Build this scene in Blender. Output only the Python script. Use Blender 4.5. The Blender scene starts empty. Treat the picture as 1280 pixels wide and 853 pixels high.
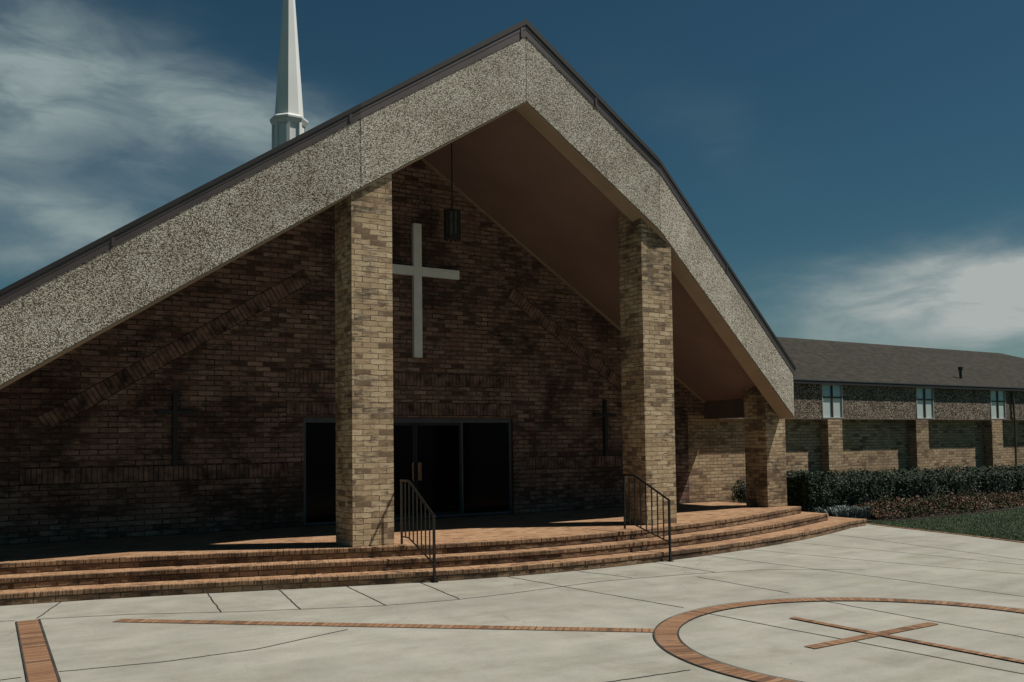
import bpy, bmesh, math, random
from mathutils import Vector, Matrix, noise
random.seed(7)
S = bpy.context.scene
COL = S.collection
V = Vector

# ------------------------------------------------------------------ materials
def mat(name):
    m = bpy.data.materials.new(name); m.use_nodes = True
    nt = m.node_tree
    return m, nt, nt.nodes['Principled BSDF']

def N(nt, t, **kw):
    n = nt.nodes.new(t)
    for k, v in kw.items():
        if k.startswith('i_'):
            key = k[2:]
            key = int(key) if key.isdigit() else key
            n.inputs[key].default_value = v
        else:
            setattr(n, k, v)
    return n

def ramp(nt, fac, stops, interp='LINEAR'):
    r = nt.nodes.new('ShaderNodeValToRGB'); r.color_ramp.interpolation = interp
    e = r.color_ramp.elements
    while len(e) < len(stops): e.new(0.5)
    for i, (p, c) in enumerate(stops):
        e[i].position = p; e[i].color = (c[0], c[1], c[2], 1)
    nt.links.new(fac, r.inputs['Fac'])
    return r.outputs['Color']

def mixc(nt, fac, a, b, blend='MIX'):
    m = nt.nodes.new('ShaderNodeMix'); m.data_type = 'RGBA'; m.blend_type = blend
    for i, v in ((0, fac), (6, a), (7, b)):
        if isinstance(v, (int, float)): m.inputs[i].default_value = v
        elif isinstance(v, tuple): m.inputs[i].default_value = (v[0], v[1], v[2], 1)
        else: nt.links.new(v, m.inputs[i])
    return m.outputs[2]

def math_(nt, op, a, b=None, c=None, clamp=False):
    m = nt.nodes.new('ShaderNodeMath'); m.operation = op; m.use_clamp = clamp
    for i, v in enumerate((a, b, c)):
        if v is None: continue
        if isinstance(v, (int, float)): m.inputs[i].default_value = v
        else: nt.links.new(v, m.inputs[i])
    return m.outputs[0]

def noise_(nt, vec, scale, detail=4, rough=.55, dist=0):
    n = N(nt, 'ShaderNodeTexNoise', i_Scale=scale, i_Detail=detail, i_Roughness=rough, i_Distortion=dist)
    nt.links.new(vec, n.inputs['Vector'])
    return n.outputs['Fac']

def plain(name, col, rough=.6, metal=0, var=.12, scale=3, spec=.5):
    m, nt, b = mat(name)
    g = nt.nodes.new('ShaderNodeNewGeometry')
    f = noise_(nt, g.outputs['Position'], scale, 5)
    lo = tuple(c*(1-var*2) for c in col); hi = tuple(min(1, c*(1+var*1.2)) for c in col)
    nt.links.new(ramp(nt, f, [(.3, lo), (.7, hi)]), b.inputs['Base Color'])
    b.inputs['Roughness'].default_value = rough; b.inputs['Metallic'].default_value = metal
    b.inputs['Specular IOR Level'].default_value = spec
    return m

def brick_mat(name, stops, stain, mortar, bw=.262, rh=.0835, mw=.011, offset=.5, stain_amt=.75, warp=.006, bump=.5, patch=(.50, .66), smear=.35):
    m, nt, b = mat(name)
    uv = nt.nodes.new('ShaderNodeUVMap')
    g = nt.nodes.new('ShaderNodeNewGeometry')
    # slightly wandering courses
    nv = N(nt, 'ShaderNodeTexNoise', i_Scale=9.0, i_Detail=2.0); nt.links.new(uv.outputs[0], nv.inputs['Vector'])
    sub = N(nt, 'ShaderNodeVectorMath', operation='SUBTRACT'); nt.links.new(nv.outputs['Color'], sub.inputs[0]); sub.inputs[1].default_value = (.5, .5, .5)
    sc = N(nt, 'ShaderNodeVectorMath', operation='SCALE'); nt.links.new(sub.outputs[0], sc.inputs[0]); sc.inputs['Scale'].default_value = warp*2.4
    add = N(nt, 'ShaderNodeVectorMath', operation='ADD'); nt.links.new(uv.outputs[0], add.inputs[0]); nt.links.new(sc.outputs[0], add.inputs[1])
    def bt(width, off):
        br = N(nt, 'ShaderNodeTexBrick', offset=off, offset_frequency=2, squash=1.0, squash_frequency=2)
        br.inputs['Color1'].default_value = (0, 0, 0, 1); br.inputs['Color2'].default_value = (1, 1, 1, 1)
        br.inputs['Mortar'].default_value = (.5, .5, .5, 1)
        br.inputs['Scale'].default_value = 1; br.inputs['Mortar Size'].default_value = mw*.5
        br.inputs['Mortar Smooth'].default_value = .35; br.inputs['Bias'].default_value = 0
        br.inputs['Brick Width'].default_value = width; br.inputs['Row Height'].default_value = rh
        nt.links.new(add.outputs[0], br.inputs['Vector'])
        return br
    br = bt(bw, offset)
    sepc = nt.nodes.new('ShaderNodeSeparateColor'); nt.links.new(br.outputs['Color'], sepc.inputs[0])
    P = g.outputs['Position']
    big = noise_(nt, P, .9, 6, .62, .6)
    mid = noise_(nt, P, 5.5, 5, .65)
    st = N(nt, 'ShaderNodeMapping'); st.inputs['Scale'].default_value = (5, 5, 26); nt.links.new(P, st.inputs['Vector'])
    streak = noise_(nt, st.outputs[0], 1.0, 5, .7)
    fine = noise_(nt, P, 60, 5, .7)
    # per-brick tone, shifted by a slow drift
    t = math_(nt, 'ADD', math_(nt, 'MULTIPLY', sepc.outputs[0], .46), math_(nt, 'MULTIPLY', mid, .62))
    t = math_(nt, 'ADD', t, math_(nt, 'MULTIPLY', math_(nt, 'SUBTRACT', fine, .5), .6))
    c = ramp(nt, t, stops)
    # dark weathering: patches that take whole bricks plus smears across them
    pm = math_(nt, 'ADD', math_(nt, 'MULTIPLY', big, .72), math_(nt, 'MULTIPLY', sepc.outputs[0], .16))
    pm = math_(nt, 'ADD', pm, math_(nt, 'MULTIPLY', streak, .28))
    mr = N(nt, 'ShaderNodeMapRange', interpolation_type='SMOOTHSTEP'); nt.links.new(pm, mr.inputs['Value'])
    mr.inputs['From Min'].default_value = patch[0]+.08; mr.inputs['From Max'].default_value = patch[1]+.08
    c = mixc(nt, math_(nt, 'MULTIPLY', mr.outputs[0], stain_amt), c, stain)
    odd = ramp(nt, math_(nt, 'ADD', sepc.outputs[0], math_(nt, 'MULTIPLY', math_(nt, 'SUBTRACT', mid, .5), .7)), [(.05, (1,)*3), (.16, (0,)*3)])
    c = mixc(nt, math_(nt, 'MULTIPLY', odd, .52), c, stain)
    mr2 = N(nt, 'ShaderNodeMapRange', interpolation_type='SMOOTHSTEP'); nt.links.new(streak, mr2.inputs['Value'])
    mr2.inputs['From Min'].default_value = .52; mr2.inputs['From Max'].default_value = .70
    c = mixc(nt, math_(nt, 'MULTIPLY', mr2.outputs[0], smear), c, stain)
    wear = ramp(nt, mid, [(.36, (.25,)*3), (.62, (1,)*3)])
    c = mixc(nt, math_(nt, 'MULTIPLY', br.outputs['Fac'], wear), c, mortar)
    nt.links.new(c, b.inputs['Base Color'])
    b.inputs['Roughness'].default_value = .88; b.inputs['Specular IOR Level'].default_value = .25
    hgt = math_(nt, 'SUBTRACT', math_(nt, 'ADD', math_(nt, 'MULTIPLY', fine, .35), math_(nt, 'MULTIPLY', sepc.outputs[0], .5)), math_(nt, 'MULTIPLY', br.outputs['Fac'], 1.1))
    bp = N(nt, 'ShaderNodeBump'); bp.inputs['Strength'].default_value = bump; bp.inputs['Distance'].default_value = .012
    nt.links.new(hgt, bp.inputs['Height']); nt.links.new(bp.outputs[0], b.inputs['Normal'])
    return m

M = {}
tan = [(.05, (.135, .080, .048)), (.30, (.26, .165, .095)), (.52, (.41, .29, .175)), (.75, (.53, .40, .26)), (.98, (.62, .50, .35))]
tan = [(.05, (.16, .10, .062)), (.30, (.315, .218, .132)), (.55, (.475, .35, .218)), (.78, (.59, .46, .30)), (.98, (.67, .55, .39))]
M['brick'] = brick_mat('brick', tan, (.07, .048, .034), (.085, .056, .038), mw=.013, patch=(.485, .64), smear=.88, stain_amt=.88, warp=.015, bump=.9)
wallc_shaded = [(.12, (.055, .028, .024)), (.34, (.145, .082, .066)), (.55, (.235, .148, .115)), (.75, (.33, .225, .175)), (.95, (.43, .315, .25))]  # same brick as the wing, with the porch shade painted into darker, redder tones
M['wall_brick_shaded'] = brick_mat('wall_brick_shaded', wallc_shaded, (.026, .017, .014), (.022, .013, .011), bw=.30, rh=.095, mw=.024, patch=(.465, .62), stain_amt=.85, smear=.42, bump=.8, warp=.007)
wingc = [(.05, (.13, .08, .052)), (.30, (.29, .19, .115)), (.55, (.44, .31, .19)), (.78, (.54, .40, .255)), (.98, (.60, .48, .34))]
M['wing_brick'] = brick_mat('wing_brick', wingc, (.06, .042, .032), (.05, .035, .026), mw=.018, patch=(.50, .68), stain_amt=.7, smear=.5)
M['brick_loose'] = plain('brick_loose', (.19, .118, .092), .9, var=.40, scale=5, spec=.2)
red = [(.08, (.19, .10, .055)), (.4, (.33, .185, .10)), (.7, (.43, .26, .15)), (1.0, (.52, .35, .215))]
M['paver'] = brick_mat('paver', red, (.11, .06, .04), (.14, .09, .06), bw=.20, rh=.085, mw=.008, stain_amt=.5, patch=(.55, .75), smear=.35, bump=.35)
M['inlay'] = brick_mat('inlay', [(.08, (.12, .060, .033)), (.38, (.22, .115, .062)), (.66, (.30, .165, .092)), (.95, (.38, .235, .145))], (.08, .05, .035), (.10, .065, .045), bw=.30, rh=.075, mw=.022, offset=0, stain_amt=.5, patch=(.55, .75), smear=.3, bump=.3)
M['riser'] = brick_mat('riser', [(.05, (.09, .05, .03)), (.35, (.19, .11, .065)), (.65, (.31, .20, .12)), (1.0, (.44, .31, .2))], (.035, .022, .016), (.035, .022, .016), bw=.26, rh=.0765, mw=.013, stain_amt=.85, patch=(.44, .62), smear=.55, bump=.8)
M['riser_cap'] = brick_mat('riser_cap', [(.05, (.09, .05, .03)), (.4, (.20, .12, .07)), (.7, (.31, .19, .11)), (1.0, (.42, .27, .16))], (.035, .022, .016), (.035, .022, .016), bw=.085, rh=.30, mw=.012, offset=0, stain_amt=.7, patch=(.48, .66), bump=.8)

# exposed aggregate
def aggregate(name, cols, scale=58, tone=1.0):
    m, nt, b = mat(name)
    g = nt.nodes.new('ShaderNodeNewGeometry')
    v = N(nt, 'ShaderNodeTexVoronoi', i_Scale=scale); nt.links.new(g.outputs['Position'], v.inputs['Vector'])
    sp = nt.nodes.new('ShaderNodeSeparateColor'); nt.links.new(v.outputs['Color'], sp.inputs[0])
    big = noise_(nt, g.outputs['Position'], 1.3, 6, .65)
    t = math_(nt, 'ADD', math_(nt, 'MULTIPLY', sp.outputs[0], .9), math_(nt, 'MULTIPLY', math_(nt, 'SUBTRACT', big, .42), .35))
    c = ramp(nt, t, cols)
    edge = ramp(nt, v.outputs['Distance'], [(.40, (1,)*3), (.70, (.22, .19, .16))])
    c = mixc(nt, 1.0, c, edge, 'MULTIPLY')
    c = mixc(nt, 1.0, c, ramp(nt, big, [(.3, (.80,.77,.74)), (.65, (1.0,)*3)]), 'MULTIPLY')
    nt.links.new(c, b.inputs['Base Color']); b.inputs['Roughness'].default_value = .85; b.inputs['Specular IOR Level'].default_value = .3
    bp = N(nt, 'ShaderNodeBump', invert=True); bp.inputs['Strength'].default_value = .6; bp.inputs['Distance'].default_value = .008
    nt.links.new(v.outputs['Distance'], bp.inputs['Height']); nt.links.new(bp.outputs[0], b.inputs['Normal'])
    return m
M['agg'] = aggregate('aggregate', [(.05, (.16, .12, .095)), (.25, (.36, .31, .25)), (.5, (.62, .58, .49)), (.75, (.80, .77, .67)), (1, (.95, .92, .84))], 74)
M['agg_brown'] = aggregate('aggregate_brown', [(.05, (.05, .03, .025)), (.35, (.13, .085, .06)), (.6, (.36, .29, .22)), (.85, (.62, .55, .45)), (1, (.8, .74, .65))], 46)

# concrete
m, nt, b = mat('concrete'); M['conc'] = m
g = nt.nodes.new('ShaderNodeNewGeometry'); P = g.outputs['Position']
a1 = noise_(nt, P, .35, 6, .6, .8); a2 = noise_(nt, P, 2.2, 6, .65); a3 = noise_(nt, P, 70, 4, .7)
mp = N(nt, 'ShaderNodeMapping'); mp.inputs['Scale'].default_value = (.5, 2.6, 1); mp.inputs['Rotation'].default_value = (0, 0, .35); nt.links.new(P, mp.inputs['Vector'])
a4 = noise_(nt, mp.outputs[0], .9, 6, .6, .4)
c = ramp(nt, a1, [(.30, (.315, .302, .262)), (.66, (.385, .370, .322))])
c = mixc(nt, 1, c, ramp(nt, a2, [(.30, (.84,)*3), (.62, (1.04,)*3)]), 'MULTIPLY')
c = mixc(nt, 1, c, ramp(nt, a4, [(.34, (.88, .88, .85)), (.56, (1.02,)*3)]), 'MULTIPLY')
c = mixc(nt, 1, c, ramp(nt, a3, [(.3, (.88,)*3), (.7, (1.08,)*3)]), 'MULTIPLY')
# old stains, small spots and a few hairline cracks
a5 = noise_(nt, P, 1.05, 7, .62, 1.2)
c = mixc(nt, 1, c, ramp(nt, a5, [(.55, (1,)*3), (.68, (.90, .89, .86)), (.76, (.80, .79, .75))]), 'MULTIPLY')
vs = N(nt, 'ShaderNodeTexVoronoi', i_Scale=2.6); nt.links.new(P, vs.inputs['Vector'])
c = mixc(nt, 1, c, ramp(nt, vs.outputs['Distance'], [(.02, (.62,)*3), (.055, (1,)*3)]), 'MULTIPLY')
dn = N(nt, 'ShaderNodeTexNoise', i_Scale=1.7, i_Detail=6.0, i_Roughness=.6); nt.links.new(P, dn.inputs['Vector'])
dv = N(nt, 'ShaderNodeVectorMath', operation='MULTIPLY_ADD'); nt.links.new(dn.outputs['Color'], dv.inputs[0]); dv.inputs[1].default_value = (.9, .9, .9); nt.links.new(P, dv.inputs[2])
vc = N(nt, 'ShaderNodeTexVoronoi', feature='DISTANCE_TO_EDGE', i_Scale=.27); nt.links.new(dv.outputs[0], vc.inputs['Vector'])
crk = ramp(nt, vc.outputs['Distance'], [(.0008, (1,)*3), (.0022, (0,)*3)])
crm = ramp(nt, noise_(nt, P, .5, 2), [(.54, (0,)*3), (.60, (1,)*3)])
c = mixc(nt, math_(nt, 'MULTIPLY', math_(nt, 'MULTIPLY', crk, crm), .55), c, (.09, .085, .07))
nt.links.new(c, b.inputs['Base Color']); b.inputs['Roughness'].default_value = .85; b.inputs['Specular IOR Level'].default_value = .25
bp = N(nt, 'ShaderNodeBump'); bp.inputs['Strength'].default_value = .25; bp.inputs['Distance'].default_value = .004
nt.links.new(a3, bp.inputs['Height']); nt.links.new(bp.outputs[0], b.inputs['Normal'])

M['joint'] = plain('joint', (.040, .036, .031), .95, var=.3)
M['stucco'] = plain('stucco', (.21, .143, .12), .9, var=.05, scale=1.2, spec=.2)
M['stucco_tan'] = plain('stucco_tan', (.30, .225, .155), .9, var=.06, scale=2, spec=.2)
M['beam'] = plain('beam_paint', (.13, .09, .075), .8, var=.1)
M['metal_trim'] = plain('metal_trim', (.080, .064, .063), .45, 0, .12, 1.5)
M['black_edge'] = plain('black_edge', (.014, .013, .014), .7)
M['iron'] = plain('iron', (.007, .008, .009), .34, var=.25, scale=20)
M['alu'] = plain('aluminium', (.075, .082, .09), .6, .2, .1)
M['cross_stone'] = plain('cross_stone', (.72, .75, .74), .75, var=.05, scale=4)
M['cross_dark'] = plain('cross_dark', (.007, .007, .008), .6, var=.15)
M['lantern'] = plain('lantern_metal', (.022, .022, .020), .85, var=.2, scale=9)
M['lantern_glass'] = plain('lantern_glass', (.07, .068, .058), .6, var=.15, scale=9)
M['white'] = plain('steeple_paint', (.78, .79, .77), .5, var=.05, scale=.7)
M['glass'] = plain('door_glass', (.003, .003, .0035), .10, var=.0, spec=.06)
M['handle'] = plain('handle_wood', (.42, .20, .10), .5, var=.25, scale=12)
M['soil'] = plain('soil', (.045, .034, .025), .95, var=.3, scale=6)
M['dark_frame'] = plain('dark_frame', (.055, .042, .035), .6)
M['white_frame'] = plain('white_frame', (.50, .50, .47), .6)
m, nt, b = mat('window_pane'); M['pane'] = m
g = nt.nodes.new('ShaderNodeNewGeometry')
sx = nt.nodes.new('ShaderNodeSeparateXYZ'); nt.links.new(g.outputs['Position'], sx.inputs[0])
c = ramp(nt, noise_(nt, g.outputs['Position'], 1.5, 3), [(.3, (.52, .58, .58)), (.7, (.62, .66, .64))])
nt.links.new(c, b.inputs['Base Color']); b.inputs['Roughness'].default_value = .08; b.inputs['Specular IOR Level'].default_value = 1.0
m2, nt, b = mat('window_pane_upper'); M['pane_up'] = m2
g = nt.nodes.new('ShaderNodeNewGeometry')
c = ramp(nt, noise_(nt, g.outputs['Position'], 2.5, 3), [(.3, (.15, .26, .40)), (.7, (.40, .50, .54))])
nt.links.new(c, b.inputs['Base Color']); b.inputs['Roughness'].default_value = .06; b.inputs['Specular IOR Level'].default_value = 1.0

# shingles
m, nt, b = mat('shingles'); M['shingle'] = m
uv = nt.nodes.new('ShaderNodeUVMap'); g = nt.nodes.new('ShaderNodeNewGeometry')
br = N(nt, 'ShaderNodeTexBrick', offset=.37, offset_frequency=2)
br.inputs['Color1'].default_value = (0, 0, 0, 1); br.inputs['Color2'].default_value = (1, 1, 1, 1); br.inputs['Mortar'].default_value = (.3, .3, .3, 1)
br.inputs['Scale'].default_value = 1; br.inputs['Brick Width'].default_value = .17; br.inputs['Row Height'].default_value = .14
br.inputs['Mortar Size'].default_value = .006; br.inputs['Mortar Smooth'].default_value = .6
nt.links.new(uv.outputs[0], br.inputs['Vector'])
t = math_(nt, 'ADD', math_(nt, 'MULTIPLY', br.outputs['Color'], .35), math_(nt, 'MULTIPLY', noise_(nt, g.outputs['Position'], 22, 6, .8), .65))
c = ramp(nt, t, [(.15, (.021, .019, .015)), (.5, (.040, .036, .029)), (.85, (.070, .062, .050))])
c = mixc(nt, math_(nt, 'MULTIPLY', br.outputs['Fac'], .7), c, (.035, .032, .028))
nt.links.new(c, b.inputs['Base Color']); b.inputs['Roughness'].default_value = .95; b.inputs['Specular IOR Level'].default_value = .15

def leaf_mat(name, stops, rough=.45, spec=.35, ns=3.2, nw=.4, rw=.7):
    m, nt, b = mat(name)
    oi = nt.nodes.new('ShaderNodeNewGeometry')
    r = noise_(nt, oi.outputs['Position'], ns, 3)
    t = math_(nt, 'ADD', math_(nt, 'MULTIPLY', oi.outputs['Random Per Island'], rw), math_(nt, 'MULTIPLY', r, nw))
    nt.links.new(ramp(nt, t, stops), b.inputs['Base Color'])
    b.inputs['Roughness'].default_value = rough; b.inputs['Specular IOR Level'].default_value = spec
    return m
M['leaf'] = leaf_mat('hedge_leaf', [(.1, (.010, .018, .010)), (.55, (.022, .040, .022)), (1, (.055, .085, .045))], .55, .18)
M['hedge_core'] = plain('hedge_core', (.008, .013, .009), .9)
M['bark'] = plain('bark', (.06, .045, .035), .9)
M['bed'] = leaf_mat('bed_leaf', [(.05, (.022, .034, .016)), (.50, (.050, .072, .034)), (.66, (.075, .080, .042)), (.74, (.13, .07, .045)), (.88, (.24, .14, .10)), (1, (.40, .29, .24))], .7, .12, 1.0, .9, .45)
M['blue'] = leaf_mat('blue_leaf', [(.1, (.025, .040, .036)), (.6, (.075, .105, .10)), (1, (.24, .28, .29))])
M['grass'] = leaf_mat('grass_blade', [(.1, (.028, .050, .018)), (.6, (.050, .080, .028)), (1, (.080, .115, .045))], .6)
M['grassbase'] = plain('lawn_base', (.036, .060, .024), .95, var=.3, scale=.8)

# ------------------------------------------------------------------ mesh helpers
class MB:
    def __init__(s): s.v = []; s.f = []; s.uv = []; s.mi = []
    def face(s, pts, uv=None, mi=0):
        pts = [V(p) for p in pts]
        n = V((0, 0, 0))
        for i in range(1, len(pts)-1): n += (pts[i]-pts[0]).cross(pts[i+1]-pts[0])
        if n.length < 1e-12: return
        n.normalize()
        if uv is None:
            if abs(n.z) > .97: uv = [(p.x, p.y) for p in pts]
            else:
                t = V((0, 0, 1)).cross(n).normalized(); bt = n.cross(t)
                if abs(n.z) < .05: uv = [(p.dot(t), p.z) for p in pts]
                else: uv = [(p.dot(t), p.dot(bt)) for p in pts]
        b = len(s.v); s.v += [tuple(p) for p in pts]; s.f.append(tuple(range(b, b+len(pts)))); s.uv += uv; s.mi.append(mi)
    def hexa(s, b4, t4, skip=()):
        # b4/t4 counter-clockwise seen from above
        b4 = [V(p) for p in b4]; t4 = [V(p) for p in t4]
        if 'b' not in skip: s.face(b4[::-1])
        if 't' not in skip: s.face(t4)
        n = len(b4)
        for i in range(n):
            j = (i+1) % n
            if i in skip: continue
            s.face([b4[i], b4[j], t4[j], t4[i]])
    def box(s, x0, x1, y0, y1, z0, z1):
        c = [(x0, y0), (x1, y0), (x1, y1), (x0, y1)]
        s.hexa([(x, y, z0) for x, y in c], [(x, y, z1) for x, y in c])
    def obox(s, c, ax, ay, az):
        c = V(c); ax = V(ax); ay = V(ay); az = V(az)
        q = [(-1, -1), (1, -1), (1, 1), (-1, 1)]
        s.hexa([c+ax*a+ay*b-az for a, b in q], [c+ax*a+ay*b+az for a, b in q])
    def tube(s, pts, r, n=8, caps=True):
        pts = [V(p) for p in pts]; rings = []
        for i, p in enumerate(pts):
            d = (pts[min(i+1, len(pts)-1)]-pts[max(i-1, 0)]).normalized()
            up = V((0, 0, 1)) if abs(d.z) < .9 else V((1, 0, 0))
            a = d.cross(up).normalized(); b = d.cross(a)
            rr = r[i] if isinstance(r, (list, tuple)) else r
            rings.append([p+a*math.cos(2*math.pi*k/n)*rr+b*math.sin(2*math.pi*k/n)*rr for k in range(n)])
        for i in range(len(rings)-1):
            for k in range(n):
                s.face([rings[i][k], rings[i][(k+1) % n], rings[i+1][(k+1) % n], rings[i+1][k]])
        if caps:
            s.face(rings[0][::-1]); s.face(rings[-1])
    def build(s, name, m, parent=None, bevel=0, smooth=False, weld=False):
        me = bpy.data.meshes.new(name); me.from_pydata(s.v, [], s.f); me.update()
        ul = me.uv_layers.new(name='UVMap')
        flat = []
        for u in s.uv: flat += [float(u[0]), float(u[1])]
        ul.data.foreach_set('uv', flat)
        ms = m if isinstance(m, (list, tuple)) else [m]
        for k in ms: me.materials.append(k)
        me.polygons.foreach_set('material_index', s.mi)
        if weld or bevel:
            bm = bmesh.new(); bm.from_mesh(me); bmesh.ops.remove_doubles(bm, verts=bm.verts, dist=1e-5)
            bmesh.ops.recalc_face_normals(bm, faces=bm.faces)
            bm.to_mesh(me); bm.free()
        if smooth:
            me.polygons.foreach_set('use_smooth', [True]*len(me.polygons))
        o = bpy.data.objects.new(name, me); COL.objects.link(o)
        if bevel:
            md = o.modifiers.new('bevel', 'BEVEL'); md.width = bevel; md.segments = 2; md.limit_method = 'ANGLE'
        if parent:
            o.parent = parent; o.matrix_parent_inverse = Matrix.Translation(-parent.location)
        return o

def tag(o, label=None, cat=None, group=None, kind=None):
    if label: o['label'] = label
    if cat: o['category'] = cat
    if group: o['group'] = group
    if kind: o['kind'] = kind
    return o
def thing(name, label, cat, loc, group=None):
    o = bpy.data.objects.new(name, None); o.location = loc; COL.objects.link(o)
    o.empty_display_size = .3
    return tag(o, label, cat, group)

G = .12      # pavement level
FL = .58     # porch floor level
AX = 8.76    # axis of the gable

# ------------------------------------------------------------------ ground
def sheet(name, poly, z, m, parent=None):
    mb = MB(); mb.face([(x, y, z) for x, y in poly]); return mb.build(name, m, parent)
gr = sheet('lawn_ground', [(-400, -400), (500, -400), (500, 500), (-400, 500)], G-.03, M['grassbase']); tag(gr, kind='structure')
edge = [(18.86, 14.25), (18.43, 12.87), (18.05, 11.3), (17.55, 9.72), (16.6, 6.5), (15.2, 2.5), (13.5, -2), (11.0, -8)]
pz = MB(); poly = [(-14, 13.8), (-14, -8)] + edge[::-1] + [(18.6, 14.6), (12, 16.5), (1, 16.5)]
# plaza slab as a strip fan so that it stays a clean simple polygon
pz.face([(x, y, G) for x, y in poly]); plaza = pz.build('plaza_pavement', M['conc']); tag(plaza, kind='structure')

def ribbon(mb, pts, w, z, closed=False, u0=0, across=False):
    """flat strip of width w along pts; uv: v along length so bricks lie across"""
    n = len(pts); P = [V((p[0], p[1], 0)) for p in pts]; L = []; R = []; s = [0]
    for i in range(n):
        a = P[i-1] if (i > 0 or closed) else P[i]; b = P[(i+1) % n] if (i < n-1 or closed) else P[i]
        d = (b-a).normalized(); q = V((-d.y, d.x, 0))
        L.append(P[i]+q*w/2); R.append(P[i]-q*w/2)
        if i: s.append(s[-1]+(P[i]-P[i-1]).length)
    rng = range(n) if closed else range(n-1)
    for i in rng:
        j = (i+1) % n; s1 = s[j] if j else s[-1]+(P[0]-P[-1]).length
        mb.face([(R[i].x, R[i].y, z), (R[j].x, R[j].y, z), (L[j].x, L[j].y, z), (L[i].x, L[i].y, z)],
                [(0+.003, s[i]), (0+.003, s1), (w, s1), (w, s[i])])
def wob(pts, n=12, amp=.012):
    out = []
    for i in range(len(pts)-1):
        a = V((*pts[i], 0)); b = V((*pts[i+1], 0))
        for k in range(n):
            p = a.lerp(b, k/n); out.append((p.x+random.uniform(-1, 1)*amp*.5, p.y+random.uniform(-1, 1)*amp*.5))
    out.append(pts[-1]); return out

jt = MB()
JW = .017
joints = [
 [(7.50, 12.3), (7.60, 10.8), (7.78, 8.42)], [(7.74, 7.95), (7.86, 4.4), (7.9, 0.5)],
 [(9.49, 7.98), (9.36, 6.4), (9.3, 5.2), (9.2, 3.7)], [(9.6, 8.4), (9.7, 10.2)],
 [(11.66, 12.0), (11.70, 8.8), (11.67, 6.5), (11.5, 1)],
 [(12.86, 12.25), (13.2, 9.6), (13.57, 7.5), (13.9, 4)],
 [(16.3, 13.12), (15.7, 10.6), (15.1, 8.3), (14.2, 5)],
 [(14.4, 12.55), (14.55, 10.2), (14.55, 7.9), (14.1, 4.6)],
 [(1.29, 12.35), (2.22, 12.03), (3.35, 11.4), (4.86, 10.76), (5.8, 10.58), (6.73, 10.57), (8.31, 10.71), (9.8, 10.49), (11.1, 10.13), (12.2, 9.2)],
 [(-.4, 12.62), (.9, 12.46), (1.05, 12.4)], [(1.28, 12.42), (1.67, 13.55)], [(3.46, 13.3), (3.17, 11.5)], [(4.35, 12.95), (4.02, 11.1)],
 [(5.21, 12.55), (4.98, 10.72)], [(6.2, 12.2), (5.95, 10.6)], [(10.3, 11.85), (10.25, 10.38)], [(8.7, 11.8), (8.9, 10.7)],
 [(1.14, 9.33), (2.0, 9.18), (2.87, 9.2), (4.0, 9.59)], [(2.0, 6.2), (4.87, 6.21), (5.72, 6.12)],
 [(-3, 9.3), (.84, 9.3)],
]
for j in joints: ribbon(jt, wob(j), JW, G+.004)
jo = jt.build('pavement_joints', M['joint']); tag(jo, kind='structure')

RC = (8.31, 5.80); RO = 2.47; RI = 2.235
def circ(r, n=140): return [(RC[0]+math.cos(2*math.pi*k/n)*r, RC[1]+math.sin(2*math.pi*k/n)*r*1.0) for k in range(n)]
b1 = MB(); ribbon(b1, circ((RO+RI)/2), RO-RI, G+.008, closed=True)
ob = b1.build('brick_ring_inlay', M['inlay']); tag(ob, kind='structure')
e1 = MB(); ribbon(e1, circ(RO+.006), .014, G+.012, closed=True); ribbon(e1, circ(RI-.006), .018, G+.012, closed=True)
b1 = MB()
ribbon(b1, [(7.23, 6.10), (9.23, 6.12)], .135, G+.008)
ribbon(b1, [(8.28, 7.22), (8.25, 4.6), (8.24, 3.98)], .10, G+.0121)
ob = b1.build('brick_cross_inlay', M['inlay']); tag(ob, kind='structure')
b1 = MB(); ribbon(b1, [(1.17, 12.30), (.985, 9.05), (.70, 4.0)], .225, G+.008)
ribbon(e1, [(1.29, 12.30), (1.105, 9.05), (.82, 4.0)], .022, G+.012); ribbon(e1, [(1.05, 12.30), (.865, 9.05), (.58, 4.0)], .012, G+.012)
ob = b1.build('brick_strip_inlay', M['inlay']); tag(ob, kind='structure')
b1 = MB(); ribbon(b1, [(2.03, 11.68), (6.60, 7.58)], .19, G+.0065)
ob = b1.build('brick_strip_inlay', M['inlay']); tag(ob, kind='structure')
ob = e1.build('inlay_grooves', M['joint']); tag(ob, kind='structure')
b1 = MB()
for i in range(len(edge)-1):
    a = V((*edge[i], 0)); c_ = V((*edge[i+1], 0)); d = (c_-a).normalized(); q = V((-d.y, d.x, 0))
    if q.x < 0: q = -q
    b1.hexa([V((a.x, a.y, G-.05)), V((c_.x, c_.y, G-.05)), V((c_.x, c_.y, G-.05))+q*.09, V((a.x, a.y, G-.05))+q*.09],
            [V((a.x, a.y, G+.012)), V((c_.x, c_.y, G+.012)), V((c_.x, c_.y, G+.012))+q*.09, V((a.x, a.y, G+.012))+q*.09])
ob = b1.build('pavement_edging', M['inlay'], weld=True); tag(ob, kind='structure')

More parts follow.
